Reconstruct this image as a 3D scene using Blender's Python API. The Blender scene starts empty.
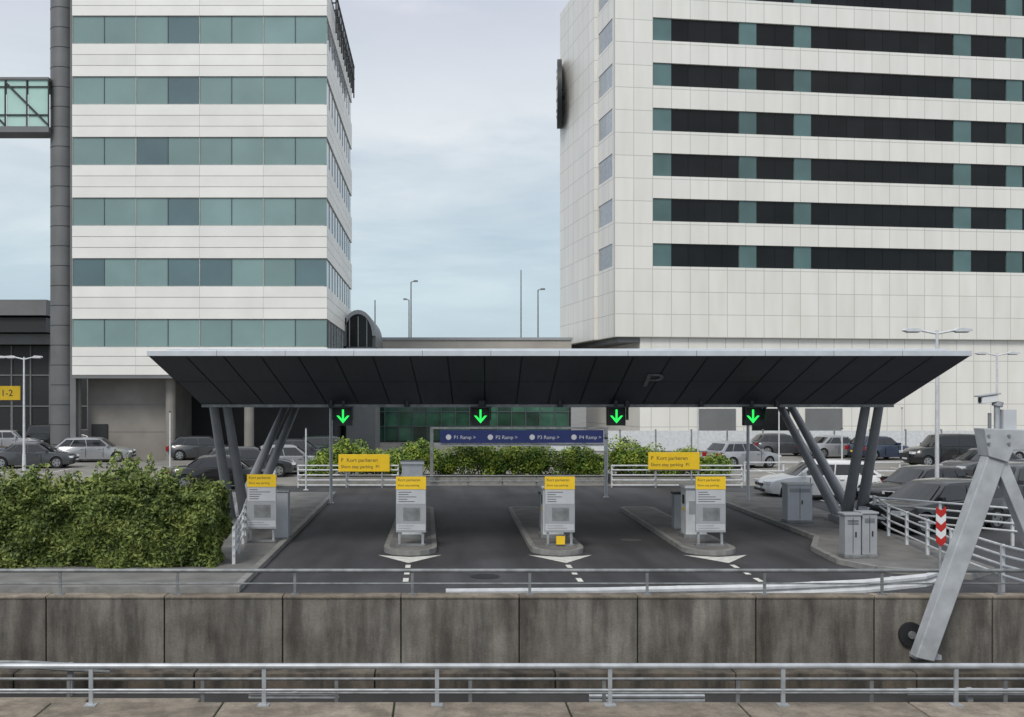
import bpy, bmesh, math, random
import numpy as np
from mathutils import Vector, Matrix
random.seed(7); rng=np.random.default_rng(7)
S=bpy.context.scene
COL=S.collection
CX,CY,F,H=435.0,395.0,1000.0,4.0
def PX(px,d): return (px-CX)*d/F
def PZ(py,d): return H-(py-CY)*d/F

# ---------------------------------------------------------------- materials
def nmat(name): 
    m=bpy.data.materials.new(name); m.use_nodes=True
    return m,m.node_tree.nodes,m.node_tree.links,m.node_tree.nodes['Principled BSDF']
def ramp(n,stops):
    r=n.new('ShaderNodeValToRGB'); e=r.color_ramp.elements
    while len(e)<len(stops): e.new(0.5)
    for i,(p,c) in enumerate(stops):
        e[i].position=p; e[i].color=(c[0],c[1],c[2],1)
    return r
def mat(name,c,rough=.6,metal=0,var=.15,scale=3,bump=0,bscale=30,coat=0,emit=None,es=0,spec=.5,stretch=(1,1,1),island=0):
    m,n,l,p=nmat(name)
    p.inputs['Roughness'].default_value=rough; p.inputs['Metallic'].default_value=metal
    p.inputs['Coat Weight'].default_value=coat; p.inputs['Specular IOR Level'].default_value=spec
    tc=n.new('ShaderNodeTexCoord'); mp=n.new('ShaderNodeMapping'); mp.inputs['Scale'].default_value=stretch
    l.new(tc.outputs['Object'],mp.inputs['Vector'])
    nz=n.new('ShaderNodeTexNoise'); nz.inputs['Scale'].default_value=scale; nz.inputs['Detail'].default_value=6
    l.new(mp.outputs[0],nz.inputs['Vector'])
    lo=[x*(1-var) for x in c]; hi=[min(1,x*(1+var)) for x in c]
    r=ramp(n,[(.3,lo),(.7,hi)]); l.new(nz.outputs['Fac'],r.inputs[0])
    out=r.outputs[0]
    if island:
        g=n.new('ShaderNodeNewGeometry'); mr=n.new('ShaderNodeMapRange')
        mr.inputs['To Min'].default_value=1-island; mr.inputs['To Max'].default_value=1+island
        l.new(g.outputs['Random Per Island'],mr.inputs['Value'])
        mx=n.new('ShaderNodeMix'); mx.data_type='RGBA'; mx.blend_type='MULTIPLY'; mx.inputs[0].default_value=1
        l.new(out,mx.inputs[6]); l.new(mr.outputs[0],mx.inputs[7]); out=mx.outputs[2]
    l.new(out,p.inputs['Base Color'])
    if bump:
        b=n.new('ShaderNodeBump'); b.inputs['Strength'].default_value=bump; b.inputs['Distance'].default_value=.02
        n2=n.new('ShaderNodeTexNoise'); n2.inputs['Scale'].default_value=bscale; n2.inputs['Detail'].default_value=8
        l.new(tc.outputs['Object'],n2.inputs['Vector']); l.new(n2.outputs['Fac'],b.inputs['Height']); l.new(b.outputs[0],p.inputs['Normal'])
    if emit:
        p.inputs['Emission Color'].default_value=(*emit,1); p.inputs['Emission Strength'].default_value=es
    return m
def asphalt_mat(name,c):
    m,n,l,p=nmat(name); p.inputs['Roughness'].default_value=.8
    tc=n.new('ShaderNodeTexCoord')
    def nz(sc,st):
        mp=n.new('ShaderNodeMapping'); mp.inputs['Scale'].default_value=st; l.new(tc.outputs['Object'],mp.inputs[0])
        z=n.new('ShaderNodeTexNoise'); z.inputs['Scale'].default_value=sc; z.inputs['Detail'].default_value=8; l.new(mp.outputs[0],z.inputs['Vector']); return z
    a=nz(1.1,(1,.12,1)); b=nz(.35,(1,1,1)); c3=nz(40,(1,1,1))
    r1=ramp(n,[(.35,[x*.7 for x in c]),(.65,[x*1.3 for x in c])]); l.new(a.outputs[0],r1.inputs[0])
    r2=ramp(n,[(.35,(.75,.75,.76)),(.62,(1.15,1.15,1.14))]); l.new(b.outputs[0],r2.inputs[0])
    r3=ramp(n,[(.35,(.8,.8,.8)),(.65,(1.2,1.2,1.2))]); l.new(c3.outputs[0],r3.inputs[0])
    x=n.new('ShaderNodeMix'); x.data_type='RGBA'; x.blend_type='MULTIPLY'; x.inputs[0].default_value=1; l.new(r1.outputs[0],x.inputs[6]); l.new(r2.outputs[0],x.inputs[7])
    y=n.new('ShaderNodeMix'); y.data_type='RGBA'; y.blend_type='MULTIPLY'; y.inputs[0].default_value=1; l.new(x.outputs[2],y.inputs[6]); l.new(r3.outputs[0],y.inputs[7])
    l.new(y.outputs[2],p.inputs['Base Color'])
    bp=n.new('ShaderNodeBump'); bp.inputs['Strength'].default_value=.4; bp.inputs['Distance'].default_value=.01; l.new(c3.outputs[0],bp.inputs['Height']); l.new(bp.outputs[0],p.inputs['Normal'])
    return m
def tile_mat(name,c1,c2,mortar,w,h,axis='x',rough=.45,ms=.03,off=(0,0)):
    m,n,l,p=nmat(name); p.inputs['Roughness'].default_value=rough
    tc=n.new('ShaderNodeTexCoord'); sp=n.new('ShaderNodeSeparateXYZ'); cb=n.new('ShaderNodeCombineXYZ')
    l.new(tc.outputs['Object'],sp.inputs[0])
    a1=n.new('ShaderNodeMath'); a1.inputs[1].default_value=off[0]; l.new(sp.outputs[0 if axis=='x' else 1],a1.inputs[0])
    a2=n.new('ShaderNodeMath'); a2.inputs[1].default_value=off[1]; l.new(sp.outputs[2],a2.inputs[0])
    l.new(a1.outputs[0],cb.inputs[0]); l.new(a2.outputs[0],cb.inputs[1])
    b=n.new('ShaderNodeTexBrick'); b.offset=0; b.inputs['Scale'].default_value=1
    b.inputs['Brick Width'].default_value=w; b.inputs['Row Height'].default_value=h
    b.inputs['Mortar Size'].default_value=ms; b.inputs['Mortar Smooth'].default_value=.1
    b.inputs['Color1'].default_value=(*c1,1); b.inputs['Color2'].default_value=(*c2,1); b.inputs['Mortar'].default_value=(*mortar,1)
    l.new(cb.outputs[0],b.inputs['Vector'])
    nz=n.new('ShaderNodeTexNoise'); nz.inputs['Scale'].default_value=.35; nz.inputs['Detail'].default_value=5
    mp=n.new('ShaderNodeMapping'); mp.inputs['Scale'].default_value=(2.5,2.5,.5); l.new(tc.outputs['Object'],mp.inputs[0]); l.new(mp.outputs[0],nz.inputs['Vector'])
    r=ramp(n,[(.3,(.92,.915,.90)),(.65,(1,1,1))]); l.new(nz.outputs['Fac'],r.inputs[0])
    mx=n.new('ShaderNodeMix'); mx.data_type='RGBA'; mx.blend_type='MULTIPLY'; mx.inputs[0].default_value=1
    l.new(b.outputs[0],mx.inputs[6]); l.new(r.outputs[0],mx.inputs[7]); l.new(mx.outputs[2],p.inputs['Base Color'])
    return m
def concrete_mat(name,base,dark,streak=1.0):
    m,n,l,p=nmat(name); p.inputs['Roughness'].default_value=.9; p.inputs['Specular IOR Level'].default_value=.2
    tc=n.new('ShaderNodeTexCoord')
    def noise(sc,st,det=8):
        mp=n.new('ShaderNodeMapping'); mp.inputs['Scale'].default_value=st; l.new(tc.outputs['Object'],mp.inputs[0])
        z=n.new('ShaderNodeTexNoise'); z.inputs['Scale'].default_value=sc; z.inputs['Detail'].default_value=det; z.inputs['Roughness'].default_value=.65
        l.new(mp.outputs[0],z.inputs['Vector']); return z
    a=noise(2.6,(1,1,.15)); b=noise(.9,(1,1,1)); c=noise(25,(1,1,1))
    r1=ramp(n,[(.40,dark),(.60,base)]); l.new(a.outputs['Fac'],r1.inputs[0])
    r2=ramp(n,[(.35,(.62,.6,.58)),(.65,(1.1,1.1,1.1))]); l.new(b.outputs['Fac'],r2.inputs[0])
    r3=ramp(n,[(.3,(.8,.8,.8)),(.7,(1.1,1.1,1.1))]); l.new(c.outputs['Fac'],r3.inputs[0])
    x=n.new('ShaderNodeMix'); x.data_type='RGBA'; x.blend_type='MULTIPLY'; x.inputs[0].default_value=streak; l.new(r1.outputs[0],x.inputs[6]); l.new(r2.outputs[0],x.inputs[7])
    y=n.new('ShaderNodeMix'); y.data_type='RGBA'; y.blend_type='MULTIPLY'; y.inputs[0].default_value=1; l.new(x.outputs[2],y.inputs[6]); l.new(r3.outputs[0],y.inputs[7])
    g=n.new('ShaderNodeNewGeometry'); mr=n.new('ShaderNodeMapRange'); mr.inputs['To Min'].default_value=.8; mr.inputs['To Max'].default_value=1.12
    l.new(g.outputs['Random Per Island'],mr.inputs['Value'])
    q=n.new('ShaderNodeMix'); q.data_type='RGBA'; q.blend_type='MULTIPLY'; q.inputs[0].default_value=1; l.new(y.outputs[2],q.inputs[6]); l.new(mr.outputs[0],q.inputs[7])
    l.new(q.outputs[2],p.inputs['Base Color'])
    bp=n.new('ShaderNodeBump'); bp.inputs['Strength'].default_value=.4; bp.inputs['Distance'].default_value=.02; l.new(c.outputs['Fac'],bp.inputs['Height']); l.new(bp.outputs[0],p.inputs['Normal'])
    return m
def leaf_mat(name,c1,c2,c3):
    m,n,l,p=nmat(name); p.inputs['Roughness'].default_value=.55; p.inputs['Specular IOR Level'].default_value=.3
    g=n.new('ShaderNodeNewGeometry'); tc=n.new('ShaderNodeTexCoord')
    nz=n.new('ShaderNodeTexNoise'); nz.inputs['Scale'].default_value=2.2; nz.inputs['Detail'].default_value=3; l.new(tc.outputs['Object'],nz.inputs['Vector'])
    a=n.new('ShaderNodeMath'); a.operation='MULTIPLY_ADD'; a.inputs[1].default_value=.45; l.new(g.outputs['Random Per Island'],a.inputs[0])
    b=n.new('ShaderNodeMath'); b.operation='MULTIPLY_ADD'; b.inputs[1].default_value=1.6; b.inputs[2].default_value=-.5; l.new(nz.outputs['Fac'],b.inputs[0]); l.new(b.outputs[0],a.inputs[2])
    r=ramp(n,[(.15,c1),(.5,c2),(.9,c3)]); l.new(a.outputs[0],r.inputs[0]); l.new(r.outputs[0],p.inputs['Base Color'])
    return m

M={}
M['asphalt']=asphalt_mat('asphalt',(.055,.055,.06))
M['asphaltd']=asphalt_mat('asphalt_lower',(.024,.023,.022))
M['ground']=mat('ground_concrete',(.17,.165,.155),.9,var=.2,scale=.4,bump=.3,bscale=40)
M['lot']=mat('lot_paving',(.23,.22,.20),.9,var=.2,scale=.5,bump=.2)
M['pavec']=mat('paving_concrete',(.17,.166,.16),.9,var=.25,scale=1.5,bump=.3)
M['kerb']=mat('kerb_stone',(.24,.24,.23),.85,var=.2,scale=4,bump=.2)
M['paint']=mat('road_paint',(.7,.7,.66),.7,var=.2,scale=6)
M['conc']=concrete_mat('parapet_concrete',(.25,.235,.21),(.12,.112,.102))
M['conc2']=concrete_mat('coping_concrete',(.33,.285,.23),(.2,.175,.145),.7)
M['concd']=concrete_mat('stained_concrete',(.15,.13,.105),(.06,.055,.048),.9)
M['galv']=mat('galvanised_steel',(.42,.44,.46),.45,metal=.5,var=.2,scale=5)
M['galvd']=mat('galvanised_steel_weathered',(.22,.23,.235),.55,metal=.3,var=.3,scale=5)
M['whitest']=mat('white_painted_steel',(.6,.62,.64),.45,var=.12,scale=5)
M['legst']=mat('column_grey_paint',(.25,.26,.28),.45,var=.08,scale=3)
M['gantry']=mat('gantry_grey_paint',(.40,.42,.44),.45,var=.18,scale=3)
M['canopy']=mat('canopy_panel_metal',(.066,.069,.081),.55,metal=.1,var=.12,scale=.6,island=.05)
M['canopyd']=mat('canopy_gap_dark',(.035,.036,.042),.6)
M['canopyt']=mat('canopy_roof_edge',(.55,.58,.62),.4,metal=.1,var=.08)
M['dark']=mat('dark_metal',(.02,.021,.024),.5,var=.1)
M['black']=mat('black_rubber',(.012,.012,.013),.8)
M['yellow']=mat('sign_yellow',(.88,.58,.02),.5,var=.05)
M['blue']=mat('sign_navy_blue',(.022,.033,.13),.4,var=.08)
M['signw']=mat('sign_white',(.72,.73,.74),.5,var=.04)
M['signl']=mat('sign_light_grey',(.5,.52,.55),.5,var=.06)
M['signg']=mat('sign_grey',(.33,.345,.365),.5,var=.08)
M['signd']=mat('sign_text_dark',(.05,.05,.055),.6)
M['green']=mat('signal_green',(.02,.5,.08),.4,emit=(.02,1,.12),es=1.1)
M['red']=mat('red_paint',(.45,.02,.015),.5)
M['lwhite']=mat('cladding_white',(.80,.79,.755),.45,var=.05,scale=.6,island=.04)
M['lseam']=mat('cladding_seam',(.4,.4,.39),.7)
M['lglass']=mat('teal_window_glass',(.19,.285,.28),.12,var=.14,scale=.25,island=.12,spec=.8)
M['lglassd']=mat('teal_window_glass_dark',(.10,.165,.18),.1,var=.15,scale=.25,island=.15,spec=.8)
M['lglasss']=mat('side_ribbon_glass',(.24,.28,.30),.08,var=.15,scale=.25,island=.15,spec=1)
M['frame']=mat('window_frame',(.08,.11,.11),.5)
M['rtile']=tile_mat('facade_tiles',(.82,.805,.76),(.775,.76,.72),(.52,.51,.48),1.56,1.795,'x',ms=.03,off=(0,.35))
M['rtiley']=tile_mat('facade_tiles_side',(.80,.79,.75),(.76,.75,.715),(.52,.51,.48),1.55,1.795,'y',ms=.03,off=(0,.35))
M['rglass']=mat('black_window_glass',(.010,.011,.012),.08,var=.3,scale=.4,island=.25,spec=.25)
M['rteal']=mat('teal_spandrel_glass',(.085,.15,.15),.15,var=.15,scale=.4,island=.2)
M['rblue']=mat('side_window_glass',(.3,.33,.37),.12,island=.15)
M['beige']=mat('beige_render',(.40,.38,.345),.8,var=.1,scale=.5)
M['beiged']=mat('beige_grey_stone',(.25,.235,.215),.8,var=.15,scale=.7)  # beige-grey stone, own colour of the ground-floor wall and columns
M['grey']=mat('grey_cladding',(.16,.165,.17),.6,var=.12,scale=.6)
M['tower']=mat('shaft_grey_metal',(.15,.152,.155),.5,var=.12,scale=.8,metal=.2)
M['bglass']=mat('green_bridge_glass',(.42,.62,.56),.1,var=.15,scale=.3,island=.15)
M['gglass']=mat('green_facade_glass',(.03,.095,.06),.1,var=.5,scale=.6,island=.6,spec=.8)
M['carglass']=mat('car_glass',(.012,.014,.016),.05,spec=.8,var=.1)
M['wheel']=mat('wheel_alloy',(.35,.36,.37),.35,metal=.7)
M['lampw']=mat('headlamp',(.7,.72,.75),.15,spec=.8)
M['lampr']=mat('tail_lamp',(.3,.01,.01),.2)
M['soil']=mat('planter_soil',(.05,.04,.03),.95,var=.3,scale=5)
M['bark']=mat('bark',(.10,.07,.045),.9,var=.3,scale=10)
M['leafh']=leaf_mat('hedge_leaves',(.035,.055,.014),(.105,.15,.033),(.24,.28,.075))
M['leafw']=leaf_mat('wild_leaves',(.08,.12,.03),(.18,.25,.06),(.33,.38,.12))
M['leafb']=leaf_mat('bush_leaves',(.06,.12,.018),(.15,.24,.035),(.36,.42,.06))
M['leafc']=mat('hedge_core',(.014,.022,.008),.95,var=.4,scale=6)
for k,c in dict(black=(.010,.010,.012),white=(.75,.76,.77),silver=(.33,.34,.36),grey=(.06,.063,.07),blue=(.02,.035,.075),green=(.03,.05,.04),dred=(.12,.015,.015)).items():
    M['c_'+k]=mat('car_paint_'+k,c,.3,metal=.25 if k in('silver','grey') else 0,var=.03,coat=.7)

# ---------------------------------------------------------------- mesh builder
class B:
    def __init__(s): s.v=[]; s.f=[]; s.m=[]; s.mats=[]
    def mi(s,k):
        if k not in s.mats: s.mats.append(k)
        return s.mats.index(k)
    def face(s,pts,k):
        i=len(s.v); s.v+= [tuple(p) for p in pts]; s.f.append(tuple(range(i,i+len(pts)))); s.m.append(s.mi(k))
    def box(s,x0,x1,y0,y1,z0,z1,k):
        i=len(s.v); s.v+=[(x0,y0,z0),(x1,y0,z0),(x1,y1,z0),(x0,y1,z0),(x0,y0,z1),(x1,y0,z1),(x1,y1,z1),(x0,y1,z1)]
        for f in((0,3,2,1),(4,5,6,7),(0,1,5,4),(1,2,6,5),(2,3,7,6),(3,0,4,7)):
            s.f.append(tuple(i+j for j in f)); s.m.append(s.mi(k))
    def cyl(s,p0,p1,r0,k,r1=None,n=10,ph=0):
        r1=r0 if r1 is None else r1
        p0=Vector(p0);p1=Vector(p1);d=(p1-p0).normalized()
        u=d.cross(Vector((0,1,0)) if abs(d.y)<.9 else Vector((1,0,0))).normalized(); w=d.cross(u)
        i=len(s.v)
        for p,r in((p0,r0),(p1,r1)):
            for j in range(n):
                a=2*math.pi*j/n+ph; s.v.append(tuple(p+u*math.cos(a)*r+w*math.sin(a)*r))
        for j in range(n):
            s.f.append((i+j,i+(j+1)%n,i+n+(j+1)%n,i+n+j)); s.m.append(s.mi(k))
        s.f.append(tuple(i+j for j in range(n))[::-1]); s.m.append(s.mi(k))
        s.f.append(tuple(i+n+j for j in range(n))); s.m.append(s.mi(k))
    def beam(s,p0,p1,w,k,w1=None): s.cyl(p0,p1,w*.7071,k,None if w1 is None else w1*.7071,4,math.pi/4)
    def path(s,pts,r,k,n=8):
        for a,b in zip(pts[:-1],pts[1:]): s.cyl(a,b,r,k,n=n)
    def prism(s,poly,z0,z1,k,kt=None):
        n=len(poly); i=len(s.v)
        s.v+=[(x,y,z0) for x,y in poly]+[(x,y,z1) for x,y in poly]
        for j in range(n):
            s.f.append((i+j,i+(j+1)%n,i+n+(j+1)%n,i+n+j)); s.m.append(s.mi(k))
        s.f.append(tuple(i+n+j for j in range(n))); s.m.append(s.mi(kt or k))
    def xz(s,poly,y0,y1,k):
        n=len(poly); i=len(s.v)
        s.v+=[(x,y0,z) for x,z in poly]+[(x,y1,z) for x,z in poly]
        for j in range(n):
            s.f.append((i+j,i+(j+1)%n,i+n+(j+1)%n,i+n+j)); s.m.append(s.mi(k))
        s.f.append(tuple(i+j for j in range(n))); s.m.append(s.mi(k))
        s.f.append(tuple(i+n+j for j in range(n))[::-1]); s.m.append(s.mi(k))
    def build(s,name,parent=None,bevel=0,smooth=None,fix=True):
        me=bpy.data.meshes.new(name); me.from_pydata(s.v,[],s.f)
        for k in s.mats: me.materials.append(M[k])
        me.polygons.foreach_set('material_index',s.m)
        if fix:
            bm=bmesh.new(); bm.from_mesh(me); bmesh.ops.recalc_face_normals(bm,faces=bm.faces); bm.to_mesh(me); bm.free()
        if smooth:
            me.polygons.foreach_set('use_smooth',[True]*len(me.polygons)); me.set_sharp_from_angle(angle=math.radians(smooth))
        o=bpy.data.objects.new(name,me); COL.objects.link(o)
        if parent: o.parent=parent
        if bevel:
            b=o.modifiers.new('bevel','BEVEL'); b.width=bevel; b.segments=2; b.limit_method='ANGLE'; b.angle_limit=math.radians(35)
        return o
def empty(name,loc=(0,0,0),rz=0,parent=None):
    e=bpy.data.objects.new(name,None); COL.objects.link(e); e.location=loc; e.rotation_euler=(0,0,rz); e.empty_display_size=.3
    if parent: e.parent=parent
    return e
def text(name,s,loc,size,k,parent,rot=(math.pi/2,0,0),align='LEFT'):
    c=bpy.data.curves.new(name,'FONT'); c.body=s; c.size=size; c.extrude=.001; c.align_x=align
    c.materials.append(M[k]); o=bpy.data.objects.new(name,c); COL.objects.link(o); o.location=loc; o.rotation_euler=rot; o.parent=parent
    return o

# ---------------------------------------------------------------- ground
W0=18.0
g=B()
prof=[(-60,.1),(12.0,.1),(12.0,-.9),(18.15,-.9),(18.15,0),(3000,0)]
for (a,za),(b,zb) in zip(prof[:-1],prof[1:]):
    g.face([(-3000,a,za),(3000,a,za),(3000,b,zb),(-3000,b,zb)],'ground')
g.build('ground',fix=False)
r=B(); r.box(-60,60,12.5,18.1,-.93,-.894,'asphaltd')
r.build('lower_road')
r=B()
r.face([(-40,18.3,.005),(40,18.3,.005),(40,44,.005),(-40,44,.005)],'asphalt'); r.build('road',fix=False)
r=B(); r.face([(-60,44,.006),(60,44,.006),(60,84,.006),(-60,84,.006)],'lot'); r.build('car_park_surface',fix=False)
def pavement(poly,h=.12,name='pavement'):
    b=B(); b.prism(poly,0.0,h,'kerb','pavec')
    o=b.build(name)
    return o
pavement([(-4.0,20.2),(-4.0,40),(-14,40),(-14,20.2)])
pavement([(10.6,40),(10.5,27.5),(9.7,25.6),(9.55,23.6),(10.0,22.6),(11.6,21.6),(12.6,22.5),(13.3,40)])
def kerbline(pts,name='kerb',w=.15,z=.13):
    b=B()
    for p,q in zip(pts[:-1],pts[1:]):
        p=Vector(p);q=Vector(q);L=(q-p).length;n=max(1,int(L/1.0)); t=(q-p)/n; d=t.normalized(); nn=Vector((-d.y,d.x))*w/2
        for i in range(n):
            a=p+t*i+d*.008; c=p+t*(i+1)-d*.008
            b.prism([a+nn,a-nn,c-nn,c+nn],0.01,z,'kerb')
    b.build(name)
kerbline([(-4.03,20.2),(-4.03,40)]); kerbline([(10.6,40),(10.5,27.5),(9.7,25.6),(9.55,23.6),(10.0,22.6),(11.6,21.6)])

mk=B()
ISL=[-.63,3.12,6.98]
def island(xc):
    b=B(); yf=24.85; yb=34.5; hw=.68
    poly=[]
    for a in range(0,9): 
        t=math.pi*a/8; poly.append((xc-hw*math.cos(t)*1.0, yf+.75-.75*math.sin(t)))
    poly+=[(xc+hw*.85,yb)]
    for a in range(1,8):
        t=math.pi*a/8; poly.append((xc+hw*.85*math.cos(t), yb+.4*math.sin(t)))
    poly+=[(xc-hw*.85,yb)]
    b.prism(poly,0,.125,'kerb')
    c=(xc,29.5); inner=[(c[0]+(x-c[0])*.8,c[1]+(y-c[1])*.975) for x,y in poly]
    b.prism(inner,.1,.13,'pavec')
    b.build('traffic_island')
for i,x in enumerate(ISL):
    island(x)
    z=.011
    mk.face([(x-.8,24.95,z),(x,23.75,z),(x+.8,24.95,z),(x+.5,24.8,z),(x,24.62,z),(x-.5,24.8,z)],'paint')
    y=23.5
    for j in range(3):
        mk.face([(x-.06,y-.42,z),(x+.06,y-.42,z),(x+.06,y,z),(x-.06,y,z)],'paint'); y-=.85
mk.build('road_marking',fix=False)
mk=B()
for i in range(8):
    x=-38+i*2.6
    mk.face([(x,50,.012),(x+.1,50,.012),(x+.1,55,.012),(x,55,.012)],'paint')
for i in range(10):
    x=12+i*2.6
    if x>13.5: mk.face([(x,33,.012),(x+.1,33,.012),(x+.1,38,.012),(x,38,.012)],'paint')
    mk.face([(x,50,.012),(x+.1,50,.012),(x+.1,55,.012),(x,55,.012)],'paint')
mk.build('parking_bay_marking',fix=False)
b=B(); b.cyl((1.1,22.0,.0),(1.1,22.0,.012),.32,'dark',n=24); b.cyl((5.4,27.5,.0),(5.4,27.5,.012),.3,'dark',n=24); b.build('manhole_cover')

# ---------------------------------------------------------------- parapet walls & railings
def parapet(name,y,ztop,zbot,pitch,x0,x1,km,phase,cap,th=.28):
    b=B(); x=x0+phase
    while x<x1:
        b.box(x+.012,x+pitch-.012,y,y+th,zbot,ztop-cap,km)
        if cap>0: b.box(x+.008,x+pitch-.008,y-.02,y+th+.02,ztop-cap+.002,ztop,'conc2')
        x+=pitch
    b.box(x0,x1,y+.03,y+th-.02,zbot-.01,ztop-cap-.02,'leafc')
    return b.build(name,bevel=.012)
zt=PZ(596,W0)
ph=(PX(401,W0)+40)%2.13
parapet('parapet_wall',W0,zt,-1.0,2.13,-40,40,'conc',ph,.05)
N0=11.75; zn=.17
parapet('parapet_wall',N0,zn,-1.2,2.135,-40,40,'conc2',(PX(393,12)+40)%2.135,0,th=.73)
def railing(name,y,zb,rails,pitch,phase,x0,x1,r,k='galvd',slope=0):
    b=B()
    for z,rr in rails: b.cyl((x0,y,z),(x1,y,z+slope),rr,k,n=10)
    x=x0+phase
    while x<x1:
        b.box(x-.025,x+.025,y-.012,y+.012,zb,rails[0][0],k); b.box(x-.07,x+.07,y-.06,y+.06,zb,zb+.015,k)
        x+=pitch
    b.build(name,smooth=40)
railing('railing',W0+.14,zt,[(PZ(572,W0),.035),(PZ(585,W0),.016)],2.13,ph+.2,-40,40,.03)
railing('railing',12.34,zn,[(PZ(666,12.34),.036),(PZ(690,12.34),.016)],2.135*1.0,(PX(437,12.34)+40)%2.135,-40,40,.03,'galv')
railing('railing',14.2,-.9,[(PZ(679,14.2),.022),(PZ(693,14.2),.018)],1.9,.6,-40,40,.02,'galvd')
b=B(); x=-40
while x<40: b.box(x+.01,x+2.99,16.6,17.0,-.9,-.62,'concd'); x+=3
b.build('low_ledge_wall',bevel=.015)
def wbeam(pts,name='guard_rail',k='galv',h=.3,post=2.0,zg=0):
    b=B(); prof=[(0,0),(.04,.05),(.04,.10),(0,.15),(.04,.20),(.04,.25),(0,.30)]
    prof=[(a,z*h/.3) for a,z in prof]
    P=[Vector(p) for p in pts]
    rows=[]
    for i,p in enumerate(P):
        d=(P[min(i+1,len(P)-1)]-P[max(i-1,0)]); d.z=0; d.normalize(); n=Vector((d.y,-d.x,0))
        rows.append([p+n*a+Vector((0,0,z-h)) for a,z in prof])
    for a,c in zip(rows[:-1],rows[1:]):
        for j in range(len(prof)-1): b.face([a[j],a[j+1],c[j+1],c[j]],k)
    for p,q in zip(P[:-1],P[1:]):
        n=max(1,int((q-p).length/post))
        for i in range(n):
            c=p+(q-p)*(i+.5)/n; b.box(c.x-.04,c.x+.04,c.y+.04,c.y+.12,zg,c.z-.02,k)
    b.build(name,fix=False)
wbeam([(.2,18.55,.41),(3,18.6,.42),(6.2,18.8,.45),(8.2,19.1,.48),(9.6,19.6,.5),(10.6,20.5,.52),(11.1,21.6,.55)],k='whitest')
wbeam([(-14,16.2,-.26),(-6.6,16.2,-.30),(-5.3,16.3,-.40)],zg=-.9,h=.14,k='galvd')
wbeam([(2.4,15.6,-.66),(4.2,15.6,-.66)],zg=-.9,h=.14)
wbeam([(-2.9,15.6,-.64),(-1.5,15.6,-.64)],zg=-.9,h=.1)
wbeam([(7.5,15.9,-.66),(20,15.9,-.66)],zg=-.9,h=.12)
b=B()
for i in range(5): b.box(-11+i*1.55,-9.48+i*1.55,13.4,14.0,-.9,-.19-.012*i,'conc2')
b.build('concrete_barrier',bevel=.02)

def tubefence(pts,zs,name='fence',k='whitest',r=.028,step=1.5,zg=.1):
    b=B(); P=[Vector((p[0],p[1],0)) for p in pts]
    for z in zs: b.path([(p.x,p.y,z+zg) for p in P],r,k)
    for si,(p,q) in enumerate(zip(P[:-1],P[1:])):
        n=max(1,int((q-p).length/step))
        for i in range(0 if si==0 else 1,n+1):
            c=p+(q-p)*i/n; b.box(c.x-.035,c.x+.035,c.y+.031,c.y+.09,zg-.1,zs[-1]+zg+.03,k)
    b.build(name,smooth=40)
tubefence([(13.2,30),(12.5,27.5),(11.7,22.6),(11.5,20.2),(11.6,18.8)],[.25,.45,.65,.85])
tubefence([(12.9,29.3),(16.5,25),(19,20)],[.3,.5,.7,.9])
tubefence([(-5.7,30.5),(-5.0,26),(-4.62,22.9)],[.25,.45,.65,.85])
yb=43.2
tubefence([(PX(298,yb),yb),(PX(398,yb),yb)],[.1,.32,.54,.76,.95],zg=.0,r=.032)
tubefence([(PX(612,yb),yb),(PX(742,yb),yb)],[.1,.32,.54,.76,.95],zg=.0,r=.032)
tubefence([(PX(745,46),46),(PX(900,46),46)],[.5,.9],zg=.0,r=.03)
tubefence([(PX(400,44),44),(PX(605,44),44)],[.2,.45],zg=.0,r=.03,k='galvd')

e=empty('warning_sign',(PX(940,22.3),22.3,0)); b=B()
b.cyl((0,0,0),(0,0,1.45),.03,'galv'); b.build('post',e,smooth=40)
b=B()
for j,k in enumerate(['red','signw','red','signw','red']):
    z=.65+j*.16; b.xz([(-.11,z+.08),(0,z-.02),(.11,z+.08),(.11,z+.235),(0,z+.135),(-.11,z+.235)],-.05,-.035,k)
b.build('board',e)

# ---------------------------------------------------------------- canopy
e=empty('parking_canopy')
xt0,xt1,yt0,yt1=-6.88,12.85,24.0,36.6
xb0,xb1,yb0,yb1=-6.18,12.15,26.5,35.0
zt_,zb_=PZ(356,24.0),3.735
b=B()
def lerp(a,c,t): return tuple(a[i]+(c[i]-a[i])*t for i in range(3))
def panels(A,Bq,C,D,n,rows=2):
    for r0 in range(rows):
        for i in range(n):
            g_=.018/20; t0=i/n+g_; t1=(i+1)/n-g_; v0=r0/rows+(.004 if r0 else 0); v1=(r0+1)/rows-.004
            pts=[lerp(lerp(A,Bq,t),lerp(D,C,t),v) for t,v in((t0,v0),(t1,v0),(t1,v1),(t0,v1))]
            b.face(pts,'canopy')
A=(xb0,yb0,zb_);Bb=(xb1,yb0,zb_);Cc=(xb1,yb1,zb_);Dd=(xb0,yb1,zb_)
A2=(xt0,yt0,zt_);B2=(xt1,yt0,zt_);C2=(xt1,yt1,zt_);D2=(xt0,yt1,zt_)
panels(A,Bb,B2,A2,22,2); panels(Bb,Cc,C2,B2,12,1); panels(Cc,Dd,D2,C2,22,1); panels(Dd,A,A2,D2,12,1)
b.build('sloping_soffit_panels',e,fix=False)
b=B()
def off(p,dz=.02): cx,cy=3,30; return (p[0]+(cx-p[0])*.004,p[1]+(cy-p[1])*.008,p[2]+dz)
o=[off(p) for p in(A,Bb,Cc,Dd)]; o2=[off(p,0.0) for p in(A2,B2,C2,D2)]
for i in range(4): b.face([o[i],o[(i+1)%4],o2[(i+1)%4],o2[i]],'canopyd')
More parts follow.
